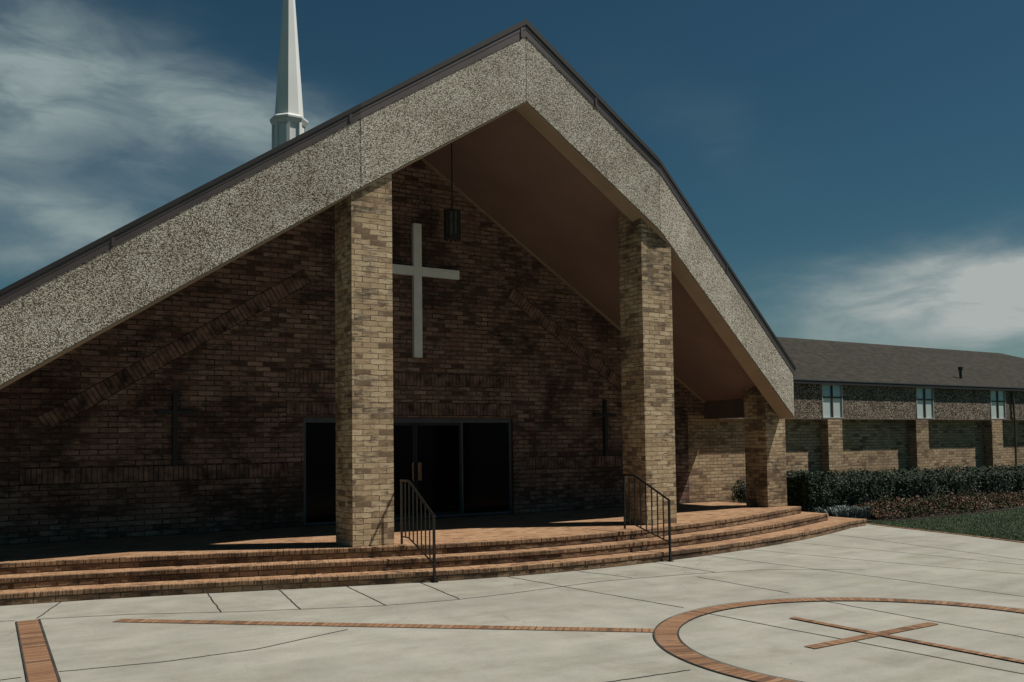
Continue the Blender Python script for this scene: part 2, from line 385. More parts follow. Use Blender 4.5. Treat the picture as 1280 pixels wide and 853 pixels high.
# ------------------------------------------------------------------ steps
BC = [(-7.0, 14.9), (-3.0, 14.25), (-.8, 13.95), (.99, 13.68), (1.90, 13.52), (3.34, 13.12), (5.18, 12.52), (6.44, 12.14), (8.39, 11.82), (10.74, 11.88), (13.39, 12.29), (15.88, 12.98), (18.57, 14.03)]
def curve(x):
    # smooth Catmull interpolation of the measured front line
    for i in range(len(BC)-1):
        if BC[i][0] <= x <= BC[i+1][0] or i == len(BC)-2:
            p1, p2 = BC[i], BC[i+1]; p0 = BC[max(i-1, 0)]; p3 = BC[min(i+2, len(BC)-1)]
            h = p2[0]-p1[0]; t = (x-p1[0])/h
            m1 = (p2[1]-p0[1])/(p2[0]-p0[0])*h; m2 = (p3[1]-p1[1])/(p3[0]-p1[0])*h
            return (2*t**3-3*t**2+1)*p1[1]+(t**3-2*t*t+t)*m1+(-2*t**3+3*t*t)*p2[1]+(t**3-t*t)*m2
XS = [-7+.2*i for i in range(128)]
XS = [x for x in XS if x < 18.5] + [18.5]
base = [V((x, sum(curve(x+o) for o in (-.6, -.3, 0, .3, .6) if -7 <= x+o <= 18.57)/len([1 for o in (-.6, -.3, 0, .3, .6) if -7 <= x+o <= 18.57]), 0)) for x in XS]
def off(k):
    out = []
    for i, p in enumerate(base):
        d = (base[min(i+1, len(base)-1)]-base[max(i-1, 0)]).normalized(); q = V((-d.y, d.x, 0))
        t = .37+.17*min(1, max(0, (p.x-11)/5))+.05*min(1, max(0, (3-p.x)/3))
        out.append(p+q*t*k)
    return out
steps = thing('entrance_steps', 'three curved orange brown brick steps running along the front of the porch', 'steps', (8.5, 12, G))
ends = [18.5, 17.62, 16.98+.22]
YB = 17.28
def clip(line, xe):
    out = [p for p in line if p.x < xe]
    last = out[-1]; nxt = next((p for p in line if p.x >= xe), None)
    if nxt is not None:
        t = (xe-last.x)/(nxt.x-last.x); out.append(last.lerp(nxt, t))
    return out
rz = (FL-G)/3
for k in range(3):
    f = clip(off(k), ends[k]); z0 = G-.03 if k == 0 else G+rz*k-.0; z1 = G+rz*(k+1); zc = z1-.062
    body = MB(); cap = MB(); tread = MB()
    s = 0
    for i in range(len(f)-1):
        a, c_ = f[i], f[i+1]; L = (c_-a).length
        d = (c_-a).normalized(); q = V((d.y, -d.x, 0))
        body.face([(a.x, a.y, z0), (c_.x, c_.y, z0), (c_.x, c_.y, zc), (a.x, a.y, zc)], [(s, z0-z1), (s+L, z0-z1), (s+L, zc-z1), (s, zc-z1)])
        # cap course: each brick-length piece stands a little proud, unevenly
        s += L
    # cap bricks
    length = s; nb = int(length/.086); acc = 0; idx = 0; cum = [0]
    for i in range(len(f)-1): cum.append(cum[-1]+(f[i+1]-f[i]).length)
    def at(sv):
        import bisect
        i = min(max(bisect.bisect_right(cum, sv)-1, 0), len(f)-2)
        t = (sv-cum[i])/(cum[i+1]-cum[i]); d = (f[i+1]-f[i]).normalized()
        return f[i].lerp(f[i+1], t), V((d.y, -d.x, 0))
    for j in range(nb):
        sa = j*length/nb; sb = (j+1)*length/nb-.006
        if sb < 6: pass
        pa, qa = at(sa); pb, qb = at(sb)
        pr_ = .012+random.uniform(-.004, .007); top = z1-random.uniform(0, .004); dep = .215
        o1 = pa+qa*pr_; o2 = pb+qb*pr_; i1 = pa-qa*dep; i2 = pb-qb*dep
        rnd = random.random()
        pts = [(o1, zc), (o2, zc), (i2, zc), (i1, zc)]
        u = random.uniform(0, 50); v_ = random.uniform(0, 50)
        # bevelled front edge
        fb = .010
        A = V((o1.x, o1.y, zc)); B = V((o2.x, o2.y, zc)); A1 = V((o1.x, o1.y, top-fb)); B1 = V((o2.x, o2.y, top-fb))
        A2 = A1-qa*fb+V((0, 0, fb)); B2 = B1-qb*fb+V((0, 0, fb)); C2 = V((i2.x, i2.y, top)); D2 = V((i1.x, i1.y, top))
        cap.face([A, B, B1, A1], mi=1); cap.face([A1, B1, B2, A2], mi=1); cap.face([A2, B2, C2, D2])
        cap.face([V((i1.x, i1.y, zc)), A, A1, A2, D2]); cap.face([B, V((i2.x, i2.y, zc)), C2, B2, B1])
        cap.face([A, V((i1.x, i1.y, zc)), V((i2.x, i2.y, zc)), B])
    # tread / platform surface
    nx = clip(off(k+1), ends[k+1]) if k < 2 else None
    zt = z1-.006
    inn = [at(min(cum[i], length))[0]-at(cum[i])[1]*.17 for i in range(len(f))]
    sacc = 0
    for i in range(len(f)-1):
        a, c_ = inn[i], inn[i+1]; L = (c_-a).length
        if k < 2:
            t_ = .75; ra = a+(a-f[i]).normalized()*t_; rc = c_+(c_-f[i+1]).normalized()*t_
            tread.face([(a.x, a.y, zt), (c_.x, c_.y, zt), (rc.x, rc.y, zt), (ra.x, ra.y, zt)], [(0, sacc), (0, sacc+L), (t_, sacc+L), (t_, sacc)])
        else:
            tread.face([(a.x, a.y, zt), (c_.x, c_.y, zt), (c_.x, YB, zt), (a.x, YB, zt)])
        sacc += L
    # end face on the right, running back to the wall
    e = f[-1]; ei = inn[-1]
    body.face([(e.x, e.y, z0), (e.x, YB, z0), (e.x, YB, z1-.01), (e.x, e.y, z1-.01)])
    if k < 2:
        # side strip of tread between this end and the next end
        x0 = ends[k+1]-.3
        yy = ei.y
        tread.face([(x0, yy-.05, zt-.001), (e.x, yy-.0, zt-.001), (e.x, YB, zt-.001), (x0, YB, zt-.001)])
    st = body.build('step', M['riser'], steps)
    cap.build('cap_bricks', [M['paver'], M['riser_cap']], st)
    tread.build('tread', M['paver'], st)

# ------------------------------------------------------------------ church
church = thing('church', 'tan brick church with a wide gabled porch faced in pebbled panels', 'church', (AX, 17.3, 0))
SL = .6314
def soff(x): return 8.22-SL*abs(x-AX)
WY = 17.34
# stations of the fascia: plan point, bottom z, face top z, roof edge z
ST = [((.42, 13.85), 2.60, 3.636, 3.835), ((5.72, 13.13), 6.04, 7.12, 7.34), ((8.785, 13.13), 7.965, 9.10, 9.39), ((11.76, 13.13), 6.06, 7.17, 7.40), ((17.02, 14.6), 2.63, 3.63, 3.84)]
def inward(k, dist):
    p = V((*ST[k][0], 0))
    def nrm(a, b):
        d = (V((*b, 0))-V((*a, 0))).normalized(); return V((-d.y, d.x, 0))
    if k == 0: n1 = n2 = nrm(ST[0][0], ST[1][0])
    elif k == 4: n1 = n2 = nrm(ST[3][0], ST[4][0])
    else: n1 = nrm(ST[k-1][0], ST[k][0]); n2 = nrm(ST[k][0], ST[k+1][0])
    n = (n1+n2).normalized(); return p+n*(dist/ max(.5, n.dot(n1)))
def seg(mb, k, d0, d1, zf0, zf1, gap=0, ends=(0, 0)):
    """prism between stations k and k+1, from depth d0 to d1; z functions take a station"""
    a0, a1 = inward(k, d0), inward(k, d1); b0, b1 = inward(k+1, d0), inward(k+1, d1)
    dr = (b0-a0).normalized()
    L = (b0-a0).length
    ta = gap/2/L - ends[0]/L; tb = 1-gap/2/L + ends[1]/L
    A, B = ST[k], ST[k+1]
    def P(t, p0, p1, zf): 
        p = p0.lerp(p1, t); z = zf(A)*(1-t)+zf(B)*t; return V((p.x, p.y, z))
    mb.hexa([P(ta, a0, b0, zf0), P(tb, a0, b0, zf0), P(tb, a1, b1, zf0), P(ta, a1, b1, zf0)],
            [P(ta, a0, b0, zf1), P(tb, a0, b0, zf1), P(tb, a1, b1, zf1), P(ta, a1, b1, zf1)])
lab = ['far left sloping pebbled panel', 'left panel of the peak', 'right panel of the peak', 'right sloping pebbled panel']
for k in range(4):
    mb = MB(); seg(mb, k, 0, .10, lambda s: s[1], lambda s: s[2], gap=.012)
    mb.build('fascia_panel', M['agg'], church)
mb = MB()
for k in range(4):
    seg(mb, k, .102, .36, lambda s: s[1]-.004, lambda s: s[2]-.05)
    seg(mb, k, .012, .36, lambda s: s[1]-.03, lambda s: s[1]-.006)
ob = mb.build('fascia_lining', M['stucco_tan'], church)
mb = MB()
for k in range(4):
    e_ = (.06 if k == 0 else 0, .06 if k == 3 else 0)
    seg(mb, k, -.010, .30, lambda s: s[2]-.012, lambda s: s[2]+(s[3]-s[2])*.66, ends=e_)
    seg(mb, k, -.016, -.011, lambda s: s[2]+(s[3]-s[2])*.40, lambda s: s[2]+(s[3]-s[2])*.60, ends=e_)
    # seam laps
    A, B = ST[k], ST[k+1]
    for t in ((.0, .5) if k else (.35, .75)):
        if k in (0, 1, 3) and t > 0: pass
for (k, t) in ((0, .97), (0, .35), (1, .97), (2, .5), (3, .45)):
    a0, b0 = inward(k, -.0165), inward(k+1, -.0165); A, B = ST[k], ST[k+1]
    p = a0.lerp(b0, t); d = (b0-a0).normalized(); q = V((d.y, -d.x, 0))
    zl = A[2]*(1-t)+B[2]*t; zh = A[3]*(1-t)+B[3]*t
    mb.obox(V((p.x, p.y, zl+(zh-zl)*.33))+q*.004, d*.02, q*.004, V((0, 0, (zh-zl)*.30)))
trim = mb.build('metal_trim', M['metal_trim'], church)
mb = MB()
for k in range(4):
    e_ = (.09 if k == 0 else 0, .09 if k == 3 else 0)
    seg(mb, k, -.03, .30, lambda s: s[2]+(s[3]-s[2])*.662, lambda s: s[3], ends=e_)
mb.build('roof_edge', M['black_edge'], church)
# roof planes
mb = MB()
for k in range(4):
    a, b_ = inward(k, .29), inward(k+1, .29); A, B = ST[k], ST[k+1]
    z = lambda s, o: s[3]+o
    if k == 0: a = a-V((.05, 0, 0))
    if k == 3: b_ = b_+V((.05, 0, 0))
    mb.hexa([(a.x, a.y, z(A, -.16)), (b_.x, b_.y, z(B, -.16)), (b_.x, 44, z(B, -.16)), (a.x, 44, z(A, -.16))],
            [(a.x, a.y, z(A, -.012)), (b_.x, b_.y, z(B, -.012)), (b_.x, 44, z(B, -.012)), (a.x, 44, z(A, -.012))])
mb.build('roof', M['shingle'], church)
# soffits
XL_, XR_ = .62, 16.86
for side in (0, 1):
    mb = MB()
    xs = [AX, 11.76, 14.4, XR_] if side else [XL_, 3.1, 5.72, AX]
    for a, b_ in zip(xs[:-1], xs[1:]):
        def yf(x):
            pts = [inward(k, .355) for k in range(5)]
            for p, q in zip(pts[:-1], pts[1:]):
                if p.x <= x <= q.x: return p.y+(q.y-p.y)*(x-p.x)/(q.x-p.x)
            return pts[0].y if x < pts[0].x else pts[-1].y
        ya, yb = yf(a), yf(b_)
        mb.hexa([(a, ya, soff(a)), (b_, yb, soff(b_)), (b_, WY, soff(b_)), (a, WY, soff(a))],
                [(a, ya, soff(a)+.05), (b_, yb, soff(b_)+.05), (b_, WY, soff(b_)+.05), (a, WY, soff(a)+.05)])
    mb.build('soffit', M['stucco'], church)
# strip moulding where soffit meets wall
mb = MB()
for a, b_ in ((XL_, AX), (AX, XR_)):
    for q in (0,):
        mb.hexa([(a, WY-.06, soff(a)-.045), (b_, WY-.06, soff(b_)-.045), (b_, WY-.002, soff(b_)-.045), (a, WY-.002, soff(a)-.045)],
                [(a, WY-.06, soff(a)-.004), (b_, WY-.06, soff(b_)-.004), (b_, WY-.002, soff(b_)-.004), (a, WY-.002, soff(a)-.004)])
mb.build('moulding', M['stucco_tan'], church)
# eave beams running back
for x0, x1 in ((XR_, 17.07), (.41, XL_)):
    mb = MB(); mb.box(x0, x1, 14.93 if x0 > 5 else 14.2, WY-.0, 2.66, soff(16.86)+.35); mb.build('eave_beam', M['beam'], church)
# walls (front wall with door opening)
D0, D1, DZ = 6.34, 11.12, 2.66
mb = MB()
def wq(pts): mb.face([(x, WY, z) for x, z in pts])
wl, wr = .42, 16.96
wq([(wl, G-.1), (D0, G-.1), (D0, soff(D0)+.03), (wl, soff(wl)+.4)])
wq([(D0, DZ), (D1, DZ), (D1, soff(D1)+.03), (AX, soff(AX)+.03), (D0, soff(D0)+.03)])
wq([(D1, G-.1), (16.30, G-.1), (16.30, soff(16.3)+.03), (D1, soff(D1)+.03)]); wq([(16.30, 2.75), (wr, 2.75), (wr, soff(wr)+.4), (16.30, soff(16.3)+.03)])
mb.face([(D0, WY, FL-.1), (D0, WY+.25, FL-.1), (D0, WY+.25, DZ), (D0, WY, DZ)])
mb.face([(D1, WY+.25, FL-.1), (D1, WY, FL-.1), (D1, WY, DZ), (D1, WY+.25, DZ)])
mb.face([(D0, WY, DZ), (D0, WY+.25, DZ), (D1, WY+.25, DZ), (D1, WY, DZ)])
mb.face([(wl, 44, G-.1), (wl, WY, G-.1), (wl, WY, 3.1), (wl, 44, 3.1)])
mb.face([(wr, WY, 2), (wr, 44, 2), (wr, 44, 3.1), (wr, WY, 3.1)])
mb.face([(wr, 44, G-.1), (wl, 44, G-.1), (wl, 44, 3.4), (AX, 44, 8.6), (wr, 44, 3.4)])
wall = mb.build('brick_wall', M['wall_brick_shaded'], church)

# relief courses: individual bricks, slightly proud
M['mortar_dark'] = plain('mortar_dark', (.022, .014, .012), .95)
def bricks(name, spots, h, parent, w=.072):
    mb = MB()
    for (x, z, ang) in spots:
        ca, sa = math.cos(ang), math.sin(ang)
        pr_ = random.uniform(.0065, .016); hw = w/2*random.uniform(.93, 1.02); hh = h/2*random.uniform(.97, 1.02)
        jx, jz = random.uniform(-.003, .003), random.uniform(-.006, .006)
        c_ = V((x+jx, WY-pr_/2, z+jz)); ux = V((ca, 0, sa)); uz = V((-sa, 0, ca))
        mb.obox(c_, ux*hw, V((0, pr_/2+.0, 0)), uz*hh)
    nf = len(mb.f)//6
    for i in range(nf):
        du, dv = random.uniform(0, 40), random.uniform(0, 40)
        for k in range(i*24, i*24+24): mb.uv[k] = (mb.uv[k][0]*.2+du, mb.uv[k][1]*.2+dv)
    if spots:
        a = spots[len(spots)//2][2]; ca, sa = math.cos(a), math.sin(a)
        p0 = V((spots[0][0], 0, spots[0][1])); p1 = V((spots[-1][0], 0, spots[-1][1])); c_ = (p0+p1)/2; c_.y = WY-.0035
        k0 = len(mb.mi); mb.obox(c_, V((ca, 0, sa))*((p1-p0).length/2+.045), V((0, .0025, 0)), V((-sa, 0, ca))*(h/2+.014))
        for k in range(k0, len(mb.mi)): mb.mi[k] = 1
    return mb.build(name, [M['brick_loose'], M['mortar_dark']], parent)
def srow(x0, x1, zc, step=.084, drop=0.0):
    n = int((x1-x0)/step); return [(x0+step*(i+.5), zc, 0) for i in range(n) if random.random() > drop]
bricks('soldier_course', srow(6.0, 11.25, 2.84), .25, wall)
bricks('soldier_course', srow(6.0, 11.25, 3.45), .25, wall)
bricks('soldier_course', srow(1.5, 6.05, 1.66), .25, wall)
bricks('soldier_course', srow(11.45, 16.1, 1.66), .25, wall)
def drow(p, q, step=.084, drop=0):
    p = V((p[0], p[1])); q = V((q[0], q[1])); L = (q-p).length; n = int(L/step); a = math.atan2(q.y-p.y, q.x-p.x)
    return [((p.lerp(q, (i+.5)/n)).x, (p.lerp(q, (i+.5)/n)).y, a) for i in range(n) if random.random() > drop]
bricks('raking_brick_course', drow((1.83, 2.52), (6.42, 5.40)), .27, wall)
bricks('raking_brick_course', drow((11.10, 5.42), (15.69, 2.52)), .27, wall)

# columns
for (x0, x1, y0) in ((5.59, 6.27, 13.20), (11.38, 12.11, 13.24), (16.46, 17.10, 14.95), (.34, .98, 14.95)):
    mb = MB(); y1 = y0+.66
    if x0 < 1 or x0 > 16: za = zb = 2.98 if False else 0
    mb.hexa([(x0, y0, FL-.02), (x1, y0, FL-.02), (x1, y1, FL-.02), (x0, y1, FL-.02)],
            [(x0, y0, min(soff(x0)+.03, 9)), (x1, y0, soff(x1)+.03), (x1, y1, soff(x1)+.03), (x0, y1, soff(x0)+.03)])
    mb.build('brick_column', M['brick'], church)

# doors
dr = thing  # noqa
mb = MB()
y0, y1 = WY+.06, WY+.12
fw = .055
mb.box(D0, D1, y0, y1, DZ-.10, DZ-.001); mb.box(D0+.001, D0+.07, y0+.001, y1-.001, FL+.05, DZ-.1); mb.box(D1-.07, D1-.001, y0+.001, y1-.001, FL+.05, DZ-.1)
mb.box(D0+.001, D1-.001, y0+.002, y1-.002, FL+.001, FL+.05)
for xm in (7.64, 9.87): mb.box(xm-.02, xm+.02, y0+.001, y1-.001, FL+.05, DZ-.1)
fr = mb.build('door_frame', M['alu'], church)
for nm, xa, xb in (('side_pane', D0+.07, 7.62), ('glass_door', 7.66, 8.752), ('glass_door', 8.758, 9.85), ('side_pane', 9.89, D1-.07)):
    mb = MB(); mb.box(xa, xb, y0+.02, y0+.04, FL+.05, DZ-.1); gd = mb.build(nm, M['glass'], church)
    if nm == 'glass_door':
        mb = MB()
        for z_ in (FL+.051, DZ-.16): mb.box(xa+.002, xb-.002, y0+.006, y0+.018, z_, z_+.06)
        for xx in (xa+.002, xb-.052): mb.box(xx, xx+.05, y0+.0061, y0+.0179, FL+.111, DZ-.161)
        mb.build('door_leaf_frame', M['black_edge'], gd)
        mb = MB()
        xx = xb-.075 if xb < 8.76 else xa+.075
        for dx in (-.022, .022) if xb > 8.76 else (0,):
            mb.box(xx+dx-.014, xx+dx+.014, y0-.055, y0-.025, 1.37, 1.74)
            mb.box(xx+dx-.008, xx+dx+.008, y0-.025, y0+.006, 1.42, 1.45); mb.box(xx+dx-.008, xx+dx+.008, y0-.025, y0+.006, 1.66, 1.69)
        mb.build('door_handle', M['handle'], gd, bevel=.004)
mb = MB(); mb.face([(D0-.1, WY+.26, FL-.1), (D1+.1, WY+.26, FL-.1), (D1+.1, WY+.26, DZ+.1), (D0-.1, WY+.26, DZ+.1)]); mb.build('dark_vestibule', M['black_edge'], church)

# steeple
sx_, sy_ = 8.74, 25.0
def octo(mb, r0, r1, z0, z1, ph=math.pi/8, n=8, capt=True):
    a = [(sx_+r0*math.cos(ph+2*math.pi*k/n), sy_+r0*math.sin(ph+2*math.pi*k/n), z0) for k in range(n)]
    b_ = [(sx_+r1*math.cos(ph+2*math.pi*k/n), sy_+r1*math.sin(ph+2*math.pi*k/n), z1) for k in range(n)]
    mb.hexa(a, b_)
mb = MB(); octo(mb, .44, .43, 8.6, 11.12); steeple = mb.build('steeple', M['white'], church)
mb = MB()
for k in range(8):
    a = math.pi/8+2*math.pi*k/8
    c_ = V((sx_+.445*math.cos(a), sy_+.445*math.sin(a), 10.0)); r = V((math.cos(a), math.sin(a), 0)); t = V((-r.y, r.x, 0))
    mb.obox(c_, r*.025, t*.045, V((0, 0, 1.1)))
mb.build('corner_strip', M['white'], steeple)
mb = MB(); octo(mb, .455, .52, 11.0, 11.13); octo(mb, .525, .53, 11.132, 11.20); octo(mb, .51, .43, 11.202, 11.27)
mb.build('cornice', M['white'], steeple, bevel=.01)
mb = MB(); octo(mb, .395, .012, 11.272, 16.9); mb.build('spire', M['white'], steeple)

# ------------------------------------------------------------------ crosses, lantern
mb = MB(); cx = 8.77
mb.box(cx-.095, cx+.095, WY-.10, WY-.004, 3.90, 6.69)
t = mb.build('wall_cross', M['cross_stone'], bevel=.006)
mb2 = MB(); mb2.box(cx-.99, cx-.0955, WY-.098, WY-.006, 5.60, 5.79); mb2.box(cx+.0955, cx+.99, WY-.098, WY-.006, 5.60, 5.79)
cr = thing('wall_cross', 'large pale stone cross mounted on the brick wall above the glass doors', 'cross', (cx, WY, 3.9))
t.name = 'upright'; t.parent = cr; t.matrix_parent_inverse = Matrix.Translation(-cr.location)
mb2.build('crossbar', M['cross_stone'], cr, bevel=.006)
for x_, l_ in ((3.95, 'thin dark cross on the shaded wall left of the doors, under the slanting brick course'), (13.66, 'thin dark cross on the shaded wall right of the doors, beside the second porch pillar')):
    cr = thing('wall_cross', l_, 'cross', (x_, WY, 1.78), 'small dark crosses flanking the doors')
    mb = MB(); mb.box(x_-.042, x_+.042, WY-.07, WY-.016, 1.78, 3.10); mb.build('upright', M['cross_dark'], cr, bevel=.003)
    mb = MB(); mb.box(x_-.32, x_-.0425, WY-.068, WY-.018, 2.70, 2.775); mb.box(x_+.0425, x_+.32, WY-.068, WY-.018, 2.70, 2.775); mb.build('crossbar', M['cross_dark'], cr, bevel=.003)

lx, ly = 8.76, 15.74
lt = thing('pendant_lantern', 'dark cylindrical lantern hanging on a long rod from the porch ceiling', 'lantern', (lx, ly, 6.08))
mb = MB(); mb.tube([(lx, ly, 6.64), (lx, ly, 8.21)], .014, 8); mb.build('rod', M['lantern'], lt)
mb = MB(); mb.tube([(lx, ly, 8.10), (lx, ly, 8.2)], [.07, .09], 16); mb.build('ceiling_canopy', M['lantern'], lt)
mb = MB(); mb.tube([(lx, ly, 6.13), (lx, ly, 6.58)], .135, 20); mb.build('lantern_glass', M['lantern_glass'], lt)
mb = MB(); mb.tube([(lx, ly, 6.58), (lx, ly, 6.62), (lx, ly, 6.66)], [.165, .155, .05], 20); mb.build('lantern_cap', M['lantern'], lt)
mb = MB(); mb.tube([(lx, ly, 6.08), (lx, ly, 6.13)], [.145, .155], 20)
for k in range(10):
    a = 2*math.pi*k/10; x_, y_ = lx+.145*math.cos(a), ly+.145*math.sin(a)
    mb.box(x_-.014, x_+.014, y_-.014, y_+.014, 6.05, 6.60+.03*(k % 2))
mb.build('lantern_cage', M['lantern'], lt)

# ------------------------------------------------------------------ handrails
def rail(X, ya, yk, yb, za, zk, label):
    r = thing('handrail', label, 'handrail', (X, ya, G), 'black iron handrails on the steps')
    def step_z(y):
        # surface height at y on this line
        lv = G
        for k in range(3):
            f = off(k); yy = None
            for p, q in zip(f[:-1], f[1:]):
                if p.x <= X <= q.x: yy = p.y+(q.y-p.y)*(X-p.x)/(q.x-p.x)
            if y > yy-.012: lv = G+rz*(k+1)
        return lv
    mb = MB(); mb.box(X-.016, X+.016, ya-.016, ya+.016, G, za-.01); mb.box(X-.045, X+.045, ya-.045, ya+.045, G+.0, G+.012); mb.build('post', M['iron'], r)
    mb = MB(); mb.box(X-.014, X+.014, yb-.014, yb+.014, FL-.0, zk-.01); mb.build('post', M['iron'], r)
    mb = MB()
    mb.tube([(X, ya-.02, za-.012), (X, ya, za), (X, yk-.03, zk-.02), (X, yk+.03, zk), (X, yb+.02, zk)], .019, 8); mb.build('top_rail', M['iron'], r, smooth=False)
    # lower rail follows the steps
    zb0 = za-.70; zb1 = zk-.86
    mb = MB(); yl = yk+.02
    mb.tube([(X, ya, zb0), (X, yl, zb1), (X, yb, zb1)], .012, 6); mb.build('bottom_rail', M['iron'], r)
    n = 8
    for i in range(1, n):
        y = ya+(yb-ya)*i/n
        zt = za+(zk-za)*(y-ya)/(yk-ya) if y < yk else zk
        zl = zb0+(zb1-zb0)*(y-ya)/(yl-ya) if y < yl else zb1
        mb = MB(); w = .008; mb.box(X-w, X+w, y-w, y+w, zl, zt); mb.build('baluster', M['iron'], r)
rail(6.38, 12.10, 12.90, 13.16, 1.075, 1.555, 'black iron handrail on the steps beside the left porch pillar')
rail(10.62, 11.79, 12.64, 12.95, 1.13, 1.52, 'black iron handrail on the steps left of the second porch pillar')

# ------------------------------------------------------------------ wing
wing = thing('church_wing', 'long low brick wing with a grey shingle roof behind the hedge', 'building', (30, 17.3, 0))
WW = WY
mb = MB(); mb.face([(16.30, WW, G-.1), (43, WW, G-.1), (43, WW, 2.75), (16.30, WW, 2.75)])  # starts inside the porch so the sunlit patch gets the lighter brick copy
mb.face([(43, WW, G-.1), (43, 26.5, G-.1), (43, 26.5, 2.75), (43, WW, 2.75)])
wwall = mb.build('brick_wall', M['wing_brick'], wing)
BY = 17.09; BZ0, BZ1 = 2.665, 3.64
wins = [21.06, 25.30, 29.21, 33.2, 37.2]
ww_ = .84
def band(x0, x1):
    mb = MB(); mb.box(x0, x1, BY, WW+.2, BZ0, BZ1+.04); return mb.build('pebble_band', M['agg_brown'], wing)
prev = 17.10
for wx in wins:
    band(prev, wx-.012); prev = wx+ww_+.012
band(prev, 43)
mb = MB(); mb.box(17.10, 43.0, BY-.022, BY-.003, BZ0-.010, BZ0+.010); mb.build('band_edge_strip', M['beam'], wing)
for i, wx in enumerate(wins):
    mb = MB(); f = .035
    x0, x1 = wx, wx+ww_; ya, yb = BY-.015, BY+.05
    zt = BZ1-.02
    f = .02
    fm = MB(); fm.box(x0-.008, x0+f, ya, yb, BZ0+.024, zt); fm.box(x1-f, x1+.008, ya, yb, BZ0+.024, zt)
    fm.box(x0+f, x1-f, ya+.001, yb-.001, zt-f, zt); fm.box(x0+f, x1-f, ya+.001, yb-.001, BZ0+.024, BZ0+.05)
    zm = BZ0+.60
    mb.box((x0+x1)/2-.022, (x0+x1)/2+.022, ya+.002, yb-.002, BZ0+.05, zt-f)
    mb.box(x0+f, x1-f, ya+.0005, yb-.0005, zm-.02, zm+.02)
    w = fm.build('window', M['white_frame'], wing); mb.build('glazing_bar', M['dark_frame'], w)
    for s_ in (0, 1):
        xa = x0+f if s_ == 0 else (x0+x1)/2+.022; xb = (x0+x1)/2-.022 if s_ == 0 else x1-f
        mb = MB(); mb.box(xa, xb, BY+.02, BY+.03, BZ0+.05, zm-.02); mb.build('pane', M['pane'], w)
        mb = MB(); mb.box(xa, xb, BY+.02, BY+.03, zm+.02, zt-f); mb.build('pane', M['pane_up'], w)
    mb = MB(); mb.box(x0-.005, x1+.005, BY+.06, BY+.08, BZ0, BZ1+.03); mb.build('backing_board', M['black_edge'], w)
    # pillar below
    px_ = 21.22+3.975*i
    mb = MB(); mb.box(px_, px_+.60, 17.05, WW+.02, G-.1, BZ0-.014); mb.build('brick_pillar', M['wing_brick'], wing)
# roof: eave, ridge, hip
EY, EZ, RY, RZ = 16.98, 3.72, 21.8, 5.60
mb = MB()
mb.face([(17.14, EY, EZ), (43.4, EY, EZ), (38.1, RY, RZ), (13.6, RY, RZ), (16.9, WW+.1, EZ+.17)])
mb.face([(43.4, EY, EZ), (43.4, 26.9, EZ), (38.1, RY, RZ)])
mb.face([(43.4, 26.9, EZ), (13.6, 26.9, EZ), (13.6, RY, RZ), (38.1, RY, RZ)])
mb.face([(17.14, EY, EZ-.012), (17.14, WW+.1, EZ-.012), (43.4, WW+.1, EZ-.012), (43.4, EY, EZ-.012)])
wr_ = mb.build('roof', M['shingle'], wing)
mb = MB(); mb.box(17.13, 43.4, EY-.02, EY-.002, EZ-.11, EZ-.004); mb.build('gutter_board', M['black_edge'], wing)
mb = MB(); mb.box(17.13, 43.42, EY-.032, EY-.0205, EZ-.018, EZ+.008); mb.build('drip_edge', M['alu'], wing)
mb = MB(); vx, vy = 28.77, 17.8; mb.tube([(vx, vy, 4.0), (vx, vy, 4.33)], .045, 10); mb.tube([(vx, vy, 4.30), (vx, vy, 4.41)], [.07, .075], 10); mb.build('vent_pipe', M['iron'], wr_)
mb = MB(); mb.tube([(30.42, BY-.05, 3.62), (30.50, BY-.05, 2.55), (30.50, BY-.02, .5)], .032, 8); mb.build('downspout', M['beam'], wing)

# ------------------------------------------------------------------ plants
def leaves(mb, c, n, size, spread=1.0, up=.0):
    pass
def leaf(mb, p, nrm, size, asp=.55):
    t = nrm.cross(V((random.gauss(0, 1), random.gauss(0, 1), random.gauss(0, 1))))
    if t.length < 1e-4: t = V((1, 0, 0))
    t.normalize(); b_ = nrm.cross(t).normalized()
    k = len(mb.v)
    p = V(p)
    mb.v += [tuple(p-t*size), tuple(p+b_*size*asp+nrm*size*.15), tuple(p+t*size), tuple(p-b_*size*asp+nrm*size*.15)]
    mb.f.append((k, k+1, k+2, k+3)); mb.uv += [(0, 0)]*4; mb.mi.append(0)
def rn(): return V((random.gauss(0, 1), random.gauss(0, 1), random.gauss(0, 1))).normalized()

# hedge
HX0, HX1 = 18.72, 44.0
def hprof(x):
    b_ = .10*noise.noise(V((x*.85, 3.1, 0)))+.05*noise.noise(V((x*2.3, 9, 0)))
    bump = .055*abs(math.sin(x*1.55+.5*math.sin(x*.7)))
    h = 1.14+b_+bump+.10*max(0, 1-(x-HX0)/2.2); yf = 15.86-.16*abs(math.sin(x*1.55+.5*math.sin(x*.7)))-.10*noise.noise(V((x*.9, 7.7, 0)))
    return h, yf
hedge = thing('clipped_hedge', 'dense dark green clipped hedge running along the brick wing', 'hedge', (22, 16.3, G))
mb = MB(); xs = [HX0+.12+.25*i for i in range(101)]
for a, b_ in zip(xs[:-1], xs[1:]):
    ha, ya = hprof(a); hb, yb = hprof(b_); i_ = .13
    A = [(a, ya+i_, G-.02), (a, ya+i_, ha-.22), (a, ya+.32, ha-i_), (a, 16.72, ha-i_), (a, 16.75, G-.02)]
    B = [(b_, yb+i_, G-.02), (b_, yb+i_, hb-.22), (b_, yb+.32, hb-i_), (b_, 16.72, hb-i_), (b_, 16.75, G-.02)]
    for k in range(4): mb.face([A[k], B[k], B[k+1], A[k+1]])
    if a == xs[0]: mb.face(A[::-1])
